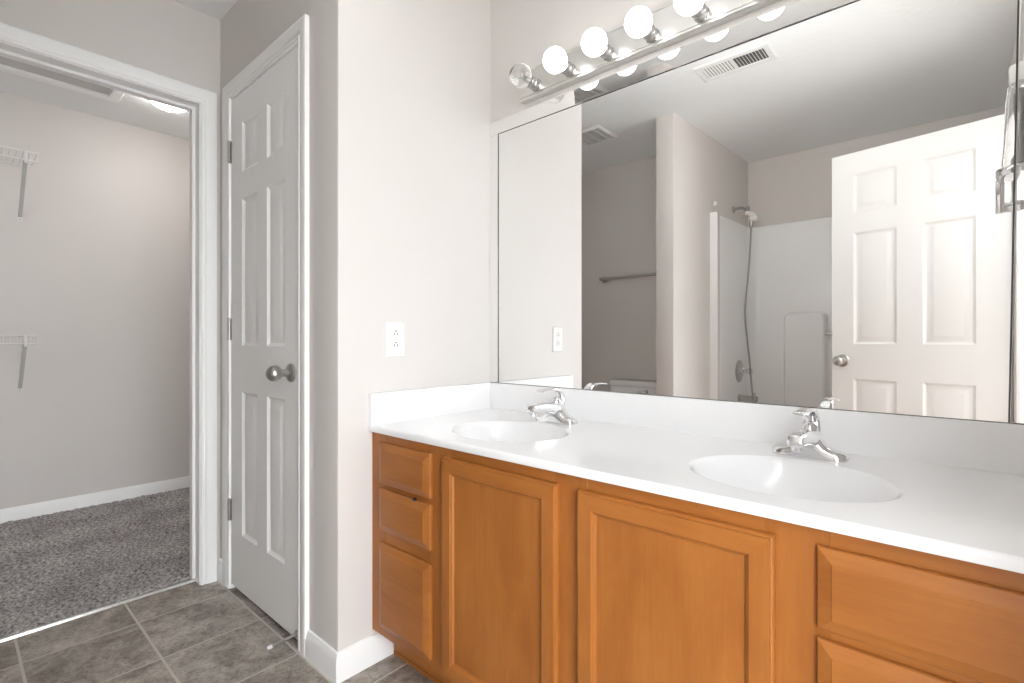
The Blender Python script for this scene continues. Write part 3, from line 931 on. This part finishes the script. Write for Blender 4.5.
# ------------------------------------------------------------------ toilet alcove
tx = -0.40; ty = -2.13
to = thing('toilet', (tx, ty + 0.35, 0), 'white toilet in the alcove reflected at the bottom of the mirror', 'toilet')
b = BM()
def rr(cx, cy, hw_, hd_, z, n=32, e=5.0):
    return [(cx + a, cy + c, z) for a, c in sup(0, 0, hw_, hd_, n, e)]
ycen = ty + 0.012 + 0.095
loft(b, [rr(tx, ycen, 0.175, 0.075, 0.385), rr(tx, ycen, 0.190, 0.086, 0.395), rr(tx, ycen, 0.203, 0.092, 0.55), rr(tx, ycen, 0.212, 0.094, 0.692)])
tk = obj('tank', b, M['porcelain'], to, smooth=50)
b = BM()
loft(b, [rr(tx, ycen, 0.213, 0.096, 0.693), rr(tx, ycen, 0.219, 0.100, 0.696), rr(tx, ycen, 0.221, 0.101, 0.712), rr(tx, ycen, 0.217, 0.098, 0.728), rr(tx, ycen, 0.200, 0.084, 0.734), rr(tx, ycen, 0.10, 0.04, 0.735)])
obj('tank_lid', b, M['porcelain'], to, smooth=50)
b = BM()
lx = tx + 0.118; lz = 0.664; ly = ycen + 0.0935
lathe(b, (lx, ly, lz), (0, 1, 0), [(0.014, 0), (0.014, 0.006), (0.008, 0.012)], 18)
tube(b, [(lx + 0.004, ly + 0.013, lz), (lx - 0.03, ly + 0.015, lz - 0.002), (lx - 0.062, ly + 0.015, lz - 0.006)], [0.0075, 0.006, 0.0075], 12)
o = obj('flush_lever', b, M['chrome'], to); o['label'] = 'chrome flush lever'
b = BM()
def egg(yc, hw_, hb, hf, z, n=40):
    out = []
    for i in range(n):
        t = 2 * PI * i / n
        c, s = math.cos(t), math.sin(t)
        out.append((tx + hw_ * c, yc + (hf if s > 0 else hb) * s, z))
    return out
by = ty + 0.43
loft(b, [egg(by - 0.02, 0.115, 0.20, 0.18, 0.0), egg(by - 0.02, 0.112, 0.20, 0.17, 0.03), egg(by - 0.02, 0.10, 0.20, 0.14, 0.14), egg(by, 0.125, 0.20, 0.17, 0.24), egg(by, 0.165, 0.21, 0.25, 0.33), egg(by, 0.178, 0.215, 0.275, 0.375), egg(by, 0.178, 0.215, 0.275, 0.388)])
box(b, tx - 0.11, tx + 0.11, ty + 0.03, by - 0.13, 0.22, 0.387, 0, 0.02, 3)
obj('bowl', b, M['porcelain'], to, smooth=60)
b = BM()
loft(b, [egg(by, 0.178, 0.21, 0.275, 0.389), egg(by, 0.184, 0.215, 0.281, 0.394), egg(by, 0.184, 0.215, 0.281, 0.404)])
obj('seat', b, M['plastic'], to, smooth=50)
b = BM()
loft(b, [egg(by, 0.182, 0.213, 0.279, 0.405), egg(by, 0.183, 0.214, 0.280, 0.414), egg(by, 0.165, 0.195, 0.262, 0.422), egg(by, 0.08, 0.09, 0.14, 0.424)])
obj('seat_lid', b, M['plastic'], to, smooth=50)

tb = thing('towel_bar', (-0.44, ty, 1.52), 'satin metal towel bar above the toilet in the mirror', 'towel bar')
for px in (-0.755, -0.135):
    b = BM(); lathe(b, (px, ty + 0.0005, 1.532), (0, 1, 0), [(0.026, 0), (0.026, 0.005), (0.020, 0.009), (0.013, 0.014), (0.011, 0.045), (0.0135, 0.050), (0.0135, 0.068), (0.010, 0.073)], 22)
    obj('post', b, M['nickel'], tb, smooth=40)
b = BM(); tube(b, [(-0.760, ty + 0.060, 1.532), (-0.130, ty + 0.060, 1.532)], 0.0115, 14); obj('bar', b, M['nickel'], tb)

# ------------------------------------------------------------------ bathtub with one piece surround
TX0, TX1, TYB, TYF = 0.132, RX - 0.002, -2.758, -1.995
tub = thing('bathtub', ((TX0 + TX1) / 2, -2.38, 0), 'white bathtub with tall glossy surround behind the open door', 'bathtub')
b = BM()
mx_, my_ = (TX0 + TX1) / 2, (TYB + TYF) / 2
hwx, hwy = (TX1 - TX0) / 2, (TYF - TYB) / 2
def rrt(hx_, hy_, z, e=8.0, n=48):
    return [(mx_ + a, my_ + c, z) for a, c in sup(0, 0, hx_, hy_, n, e)]
loft(b, [rrt(hwx, hwy, 0.0, 40), rrt(hwx, hwy, 0.40, 40), rrt(hwx - 0.006, hwy - 0.006, 0.412, 40), rrt(hwx - 0.07, hwy - 0.06, 0.412, 6), rrt(hwx - 0.09, hwy - 0.075, 0.395, 5), rrt(hwx - 0.12, hwy - 0.10, 0.15, 4.5), rrt(hwx - 0.17, hwy - 0.14, 0.09, 4)])
def skew(bm):                      # follow the out of square plumbing wall
    for v in bm.verts:
        if v.co.x < 0.6: v.co.x += 0.048 * (-2.045 - v.co.y) * (0.6 - v.co.x) / 0.468
skew(b)
obj('tub', b, M['fiberglass'], tub, smooth=40)
# U shaped surround as one profile in plan, extruded upwards
ST = 1.918
b = BM()
sx0, sx1, syf = TX0 + 0.001, TX1 - 0.001, -2.045
th_ = 0.034
def arc(cx, cy, r_, a0, a1, n=8):
    return [(cx + r_ * math.cos(a0 + (a1 - a0) * i / n), cy + r_ * math.sin(a0 + (a1 - a0) * i / n)) for i in range(n + 1)]
rc_ = 0.075
inn = [(sx0 + 0.050, syf), (sx0 + 0.048, syf - 0.045), (sx0 + th_, syf - 0.06)]
inn += arc(sx0 + th_ + rc_, TYB + th_ + rc_, rc_, PI, 1.5 * PI)
inn += arc(sx1 - th_ - rc_, TYB + th_ + rc_, rc_, 1.5 * PI, 2 * PI)
inn += [(sx1 - th_, syf - 0.06), (sx1 - 0.048, syf - 0.045), (sx1 - 0.050, syf)]
out = [(sx1, syf), (sx1, TYB), (sx0, TYB), (sx0, syf)]
def ringz(z, d):
    n = len(inn)
    res = []
    for i, p in enumerate(inn):
        cxm, cym = mx_, -2.2
        v = Vector((cxm - p[0], cym - p[1])).normalized()
        res.append((p[0] - v.x * d, p[1] - v.y * d * (1 if i not in (0, len(inn) - 1) else 0), z))
    return res + [(x, y, z) for x, y in out]
loft(b, [ringz(0.413, 0), ringz(ST - 0.012, 0), ringz(ST - 0.004, 0.003), ringz(ST, 0.010)])
skew(b)
obj('surround', b, M['fiberglass'], tub, smooth=40)
b = BM()
# moulded raised column on the back panel
yp = TYB + th_
rings = []
for ins, d in ((-0.012, -0.004), (0, 0.012), (0.006, 0.040), (0.016, 0.050), (0.026, 0.052)):
    x0_, x1_, z0_, z1_ = 0.440 + ins, 0.712 - ins, 0.413, 1.240 - ins
    rings.append([(x0_, yp + d, z0_)] + [(x0_ + 0.05 - 0.05 * math.cos(t), yp + d, z1_ - 0.05 + 0.05 * math.sin(t)) for t in [PI / 2 * i / 6 for i in range(7)]] + [(x1_ - 0.05 + 0.05 * math.sin(t), yp + d, z1_ - 0.05 + 0.05 * math.cos(t)) for t in [PI / 2 * i / 6 for i in range(7)]] + [(x1_, yp + d, z0_)])
loft(b, rings)
o = obj('moulded_column', b, M['fiberglass'], tub, smooth=40)
b = BM()
rings = []
for ins, d in ((-0.012, -0.004), (0, 0.012), (0.006, 0.040), (0.016, 0.050), (0.026, 0.052)):
    x0_, x1_, z0_, z1_ = 1.03 + ins, 1.40 - ins, 0.413, 1.240 - ins
    rings.append([(x0_, yp + d, z0_), (x0_, yp + d, z1_), (x1_, yp + d, z1_), (x1_, yp + d, z0_)])
loft(b, rings)
obj('moulded_column', b, M['fiberglass'], tub, smooth=40)
b = BM(); tube(b, [(0.70, yp + 0.030, 1.085), (1.04, yp + 0.030, 1.085)], 0.011, 14); o = obj('washcloth_bar', b, M['chrome'], tub); o['label'] = 'chrome washcloth bar'

# shower fittings on the plumbing wall
PX = 0.153
sw = thing('hand_shower', (PX, -2.46, 2.03), 'white handheld shower bracket on a metal arm with long grey hose', 'shower')
b = BM(); lathe(b, (PX + 0.0005, -2.46, 2.014), (1, 0, 0), [(0.026, 0), (0.026, 0.003), (0.018, 0.009), (0.009, 0.012)], 22); obj('flange', b, M['gray_metal'], sw)
b = BM(); tube(b, smooth_path([(PX + 0.004, -2.46, 2.014), (PX + 0.06, -2.46, 2.017), (PX + 0.095, -2.46, 1.994)], 6), 0.0105, 14)
lathe(b, (PX + 0.102, -2.46, 2.020), (0, 0, -1), [(0.012, 0), (0.014, 0.005), (0.014, 0.03), (0.010, 0.036)], 16)
obj('shower_arm', b, M['gray_metal'], sw)
b = BM(); lathe(b, (PX + 0.088, -2.46, 1.980), (0.9, 0, -0.55), [(0.010, 0), (0.0165, 0.006), (0.0175, 0.018), (0.012, 0.026), (0.014, 0.032), (0.020, 0.040), (0.021, 0.066), (0.015, 0.075)], 20)
lathe(b, (PX + 0.142, -2.46, 1.926), (1, 0, 0.12), [(0.018, -0.02), (0.0205, -0.015), (0.0205, 0.02), (0.014, 0.026)], 18)
o = obj('hand_shower_bracket', b, M['plastic'], sw); o['label'] = 'white plastic bracket'
b = BM(); lathe(b, (PX + 0.128, -2.46, 1.912), (-0.08, 0, -1), [(0.012, 0), (0.0155, 0.004), (0.0145, 0.035), (0.010, 0.052), (0.008, 0.056)], 16); o = obj('hose_nut', b, M['nickel'], sw)
b = BM()
tube(b, smooth_path([(PX + 0.125, -2.46, 1.859), (PX + 0.118, -2.46, 1.70), (PX + 0.102, -2.46, 1.482), (PX + 0.085, -2.46, 1.30), (PX + 0.085, -2.46, 1.185), (PX + 0.100, -2.46, 1.03), (PX + 0.114, -2.46, 0.893), (PX + 0.128, -2.46, 0.72), (PX + 0.138, -2.46, 0.602)], 6), 0.0062, 10)
o = obj('hose', b, M['gray_metal'], sw); o['label'] = 'long grey metal hose'
WX = sx0 + th_ + 0.0195
va = thing('shower_valve', (WX, -2.485, 0.81), 'round chrome shower valve plate with stub handle', 'shower valve')
b = BM(); lathe(b, (WX + 0.0003, -2.485, 0.808), (1, 0, 0), [(0.083, 0), (0.083, 0.003), (0.076, 0.008), (0.045, 0.012), (0.030, 0.014)], 36); obj('escutcheon', b, M['nickel'], va)
b = BM(); lathe(b, (WX + 0.012, -2.485, 0.808), (1, 0, 0), [(0.026, 0), (0.026, 0.02), (0.020, 0.025), (0.019, 0.045), (0.022, 0.050), (0.022, 0.075), (0.018, 0.082)], 24)
obj('handle', b, M['chrome'], va)
sp = thing('tub_spout', (WX, -2.485, 0.60), 'chrome bathtub spout below the shower valve', 'tub spout')
b = BM(); lathe(b, (WX + 0.0003, -2.485, 0.606), (1, 0, 0), [(0.031, 0), (0.031, 0.008), (0.022, 0.014), (0.022, 0.085), (0.024, 0.100), (0.024, 0.122), (0.018, 0.127)], 22); obj('spout_body', b, M['nickel'], sp)
b = BM(); lathe(b, (WX + 0.108, -2.485, 0.629), (0, 0, 1), [(0.004, 0), (0.004, 0.012), (0.008, 0.014), (0.008, 0.020), (0.002, 0.023)], 14); obj('diverter_knob', b, M['nickel'], sp)
cr = thing('curtain_rod_bracket', (PX, -2.075, 1.965), 'small white curtain rod bracket above the surround edge', 'bracket')
b = BM(); lathe(b, (PX + 0.0005, -2.075, 1.980), (1, 0, 0), [(0.024, 0), (0.024, 0.003), (0.017, 0.006), (0.016, 0.020), (0.013, 0.020)], 20); obj('cup', b, M['plastic'], cr)
b = BM(); lathe(b, (PX + 0.0045, -2.075, 1.992), (1, 0, 0), [(0.003, 0), (0.003, 0.0016), (0.001, 0.002)], 10); obj('screw', b, M['nickel'], cr)

# ------------------------------------------------------------------ ceiling vents
def register(cx, cy, lx_, ly_):
    t_ = thing('air_vent', (cx, cy, CEIL), 'long white louvred air vent on the ceiling, reflected near the mirror top', 'vent')
    bm = BM()
    z = CEIL - 0.0005
    fx_, fy_ = lx_ / 2, ly_ / 2
    ix, iy = fx_ - 0.033, fy_ - 0.036
    loft(bm, [[(cx + sx * a, cy + sy * c, zz) for sx, sy in ((-1, -1), (1, -1), (1, 1), (-1, 1))] for a, c, zz in ((fx_, fy_, z), (fx_, fy_, z - 0.003), (fx_ - 0.006, fy_ - 0.006, z - 0.008), (ix + 0.002, iy + 0.002, z - 0.008), (ix, iy, z - 0.004), (ix, iy, z - 0.0005))], cap0=False, cap1=False)
    obj('frame', bm, M['vent'], t_, smooth=20)
    bm = BM(); box(bm, cx - ix - 0.001, cx + ix + 0.001, cy - iy - 0.001, cy + iy + 0.001, z - 0.0012, z - 0.0002); obj('duct', bm, M['duct'], t_)
    bm = BM()
    n = 20
    for i in range(n):
        x = cx - ix + (i + 0.5) * 2 * ix / n
        w = ix / n
        tl = -0.006 if i < n / 2 else 0.006
        v = [(x - w * 0.62, cy - iy, z - 0.0075), (x + w * 0.62 , cy - iy, z - 0.0055), (x + w * 0.62, cy - iy, z - 0.0045), (x - w * 0.62, cy - iy, z - 0.0065)]
        if i >= n / 2:
            v = [(x - w * 0.5, cy - iy, z - 0.004), (x + w * 0.1, cy - iy, z - 0.0085), (x + w * 0.2, cy - iy, z - 0.0078), (x - w * 0.35, cy - iy, z - 0.0035)]
        loft(bm, [v, [(a, cy + iy, c) for a, _, c in v]])
    box(bm, cx - 0.003, cx + 0.003, cy - iy, cy + iy, z - 0.0085, z - 0.0012)
    obj('louvres', bm, M['vent'], t_, smooth=0)
    for sx in (-1, 1):
        bm = BM()
        lathe(bm, (cx + sx * (fx_ - 0.018), cy, z - 0.0075), (0, 0, -1), [(0.0035, 0), (0.003, 0.0015), (0.001, 0.002)], 10)
        obj('screw', bm, M['nickel'], t_)
register(0.572, -1.190, 0.36, 0.185)
ex = thing('exhaust_fan_grille', (-0.455, -1.483, CEIL), 'square grey exhaust fan grille above the toilet alcove', 'vent')
b = BM()
z = CEIL - 0.0005; cx, cy, f_ = -0.455, -1.483, 0.123
loft(b, [[(cx + sx * a, cy + sy * a, zz) for sx, sy in ((-1, -1), (1, -1), (1, 1), (-1, 1))] for a, zz in ((f_, z), (f_, z - 0.006), (f_ - 0.008, z - 0.014), (f_ - 0.022, z - 0.014), (f_ - 0.024, z - 0.004))], cap0=False, cap1=False)
obj('frame', b, M['vent'], ex, smooth=20)
b = BM(); box(b, cx - f_ + 0.02, cx + f_ - 0.02, cy - f_ + 0.02, cy + f_ - 0.02, z - 0.005, z - 0.003); obj('backing', b, M['vent_grey'], ex)
b = BM()
for i in range(14):
    y = cy - f_ + 0.026 + i * (2 * f_ - 0.052) / 13
    box(b, cx - f_ + 0.022, cx + f_ - 0.022, y - 0.003, y + 0.003, z - 0.011, z - 0.0045)
for i in range(1, 4):
    x = cx - f_ + i * f_ / 2
    box(b, x - 0.003, x + 0.003, cy - f_ + 0.022, cy + f_ - 0.022, z - 0.0135, z - 0.0045)
obj('slats', b, M['vent_grey'], ex, smooth=0)

# ------------------------------------------------------------------ closet: lamp, hatch, wire shelves
cl = thing('dome_light', (-2.02, -0.60, CEIL), 'round lit dome light on the closet ceiling', 'light')
b = BM(); lathe(b, (-2.02, -0.60, CEIL - 0.0005), (0, 0, -1), [(0.104, 0), (0.104, 0.012), (0.098, 0.016)], 40); obj('base_ring', b, M['plastic'], cl)
b = BM(); lathe(b, (-2.02, -0.60, CEIL - 0.016), (0, 0, -1), [(0.096, 0), (0.092, 0.010), (0.080, 0.020), (0.058, 0.030), (0.030, 0.035), (0.002, 0.036)], 40); o = obj('dome', b, M['dome'], cl, smooth=60); o['label'] = 'glowing white dome'
ah = thing('attic_hatch', (-1.90, -1.3, CEIL), 'white framed attic hatch on the closet ceiling', 'hatch')
b = BM()
hx0, hx1, hy0, hy1 = -2.255, -1.62, -1.95, -0.80
def hatch_ring(i_, d):
    return [(hx0 + i_, hy0 + i_, CEIL - d), (hx1 - i_, hy0 + i_, CEIL - d), (hx1 - i_, hy1 - i_, CEIL - d), (hx0 + i_, hy1 - i_, CEIL - d)]
loft(b, [hatch_ring(0, 0.0005), hatch_ring(0, 0.012), hatch_ring(0.004, 0.016), hatch_ring(0.050, 0.020), hatch_ring(0.055, 0.016), hatch_ring(0.055, 0.0005)], cap0=False, cap1=False)
obj('hatch_frame', b, M['trim'], ah, smooth=20)
b = BM(); box(b, hx0 + 0.060, hx1 - 0.060, hy0 + 0.060, hy1 - 0.060, CEIL - 0.004, CEIL - 0.001); obj('hatch_panel', b, M['vent_grey'], ah, smooth=0)

def wire_shelf(zt, label):
    t_ = thing('wire_shelf', (CB, -1.8, zt - 0.05), label, 'shelf', 'wire shelves on the closet back wall')
    y0_, y1_ = -2.44, -1.14
    xf = CB + 0.305; xb = CB + 0.012
    bm = BM()
    n = 50
    for i in range(n + 1):
        y = y1_ - (y1_ - y0_) * i / n
        tube(bm, [(xb, y, zt - 0.002), (xf - 0.004, y, zt - 0.002), (xf, y, zt - 0.006), (xf, y, zt - 0.045)], 0.0014, 5)
    for x, zz in ((xb, zt - 0.0055), (xb + 0.14, zt - 0.0055)):
        tube(bm, [(x, y0_, zz), (x, y1_, zz)], 0.0028, 6)
    obj('wire_deck', bm, M['wire'], t_, smooth=60)
    for zz in (zt - 0.001, zt - 0.047):
        bm = BM(); tube(bm, [(xf + 0.001, y0_, zz), (xf + 0.001, y1_, zz)], 0.0034, 8); obj('front_rail', bm, M['wire'], t_)
        bm = BM(); lathe(bm, (xf + 0.001, y1_ - 0.004, zz), (0, 1, 0), [(0.0048, 0), (0.0048, 0.008), (0.003, 0.0095)], 10); obj('end_cap', bm, M['rubber'], t_)
    for yb_ in (-1.186, -1.90):
        bm = BM()
        # pressed steel brace from the front rail down to the wall
        p0, p1 = Vector((xf - 0.012, yb_, zt - 0.040)), Vector((CB + 0.006, yb_, zt - 0.302))
        w = 0.0085
        d = (p1 - p0).normalized(); nn = d.cross(Vector((0, 1, 0))).normalized()
        rings = []
        for p in (p0, p0.lerp(p1, 0.04), p0.lerp(p1, 0.96), p1):
            rings.append([p + Vector((0, -w, 0)) + nn * 0.003, p + Vector((0, w, 0)) + nn * 0.003, p + Vector((0, w, 0)) - nn * 0.006, p + Vector((0, -w, 0)) - nn * 0.006])
        loft(bm, rings)
        br = obj('brace', bm, M['brace'], t_, smooth=20)
        bm = BM(); box(bm, xf - 0.012, xf + 0.0055, yb_ - 0.006, yb_ + 0.006, zt - 0.062, zt + 0.003, 0, 0.002); obj('rail_clip', bm, M['wire'], br)
        bm = BM(); box(bm, CB + 0.0005, CB + 0.004, yb_ - 0.011, yb_ + 0.011, zt - 0.328, zt - 0.288, 0, 0.0015)
        f_ = obj('wall_foot', bm, M['wire'], br)
        bm = BM(); lathe(bm, (CB + 0.004, yb_, zt - 0.316), (1, 0, 0), [(0.0035, 0), (0.003, 0.0016), (0.001, 0.002)], 10); obj('screw', bm, M['nickel'], br)
    return t_
wire_shelf(2.050, 'upper white wire shelf high on the closet back wall')
wire_shelf(1.068, 'lower white wire shelf at mid height on the closet back wall')
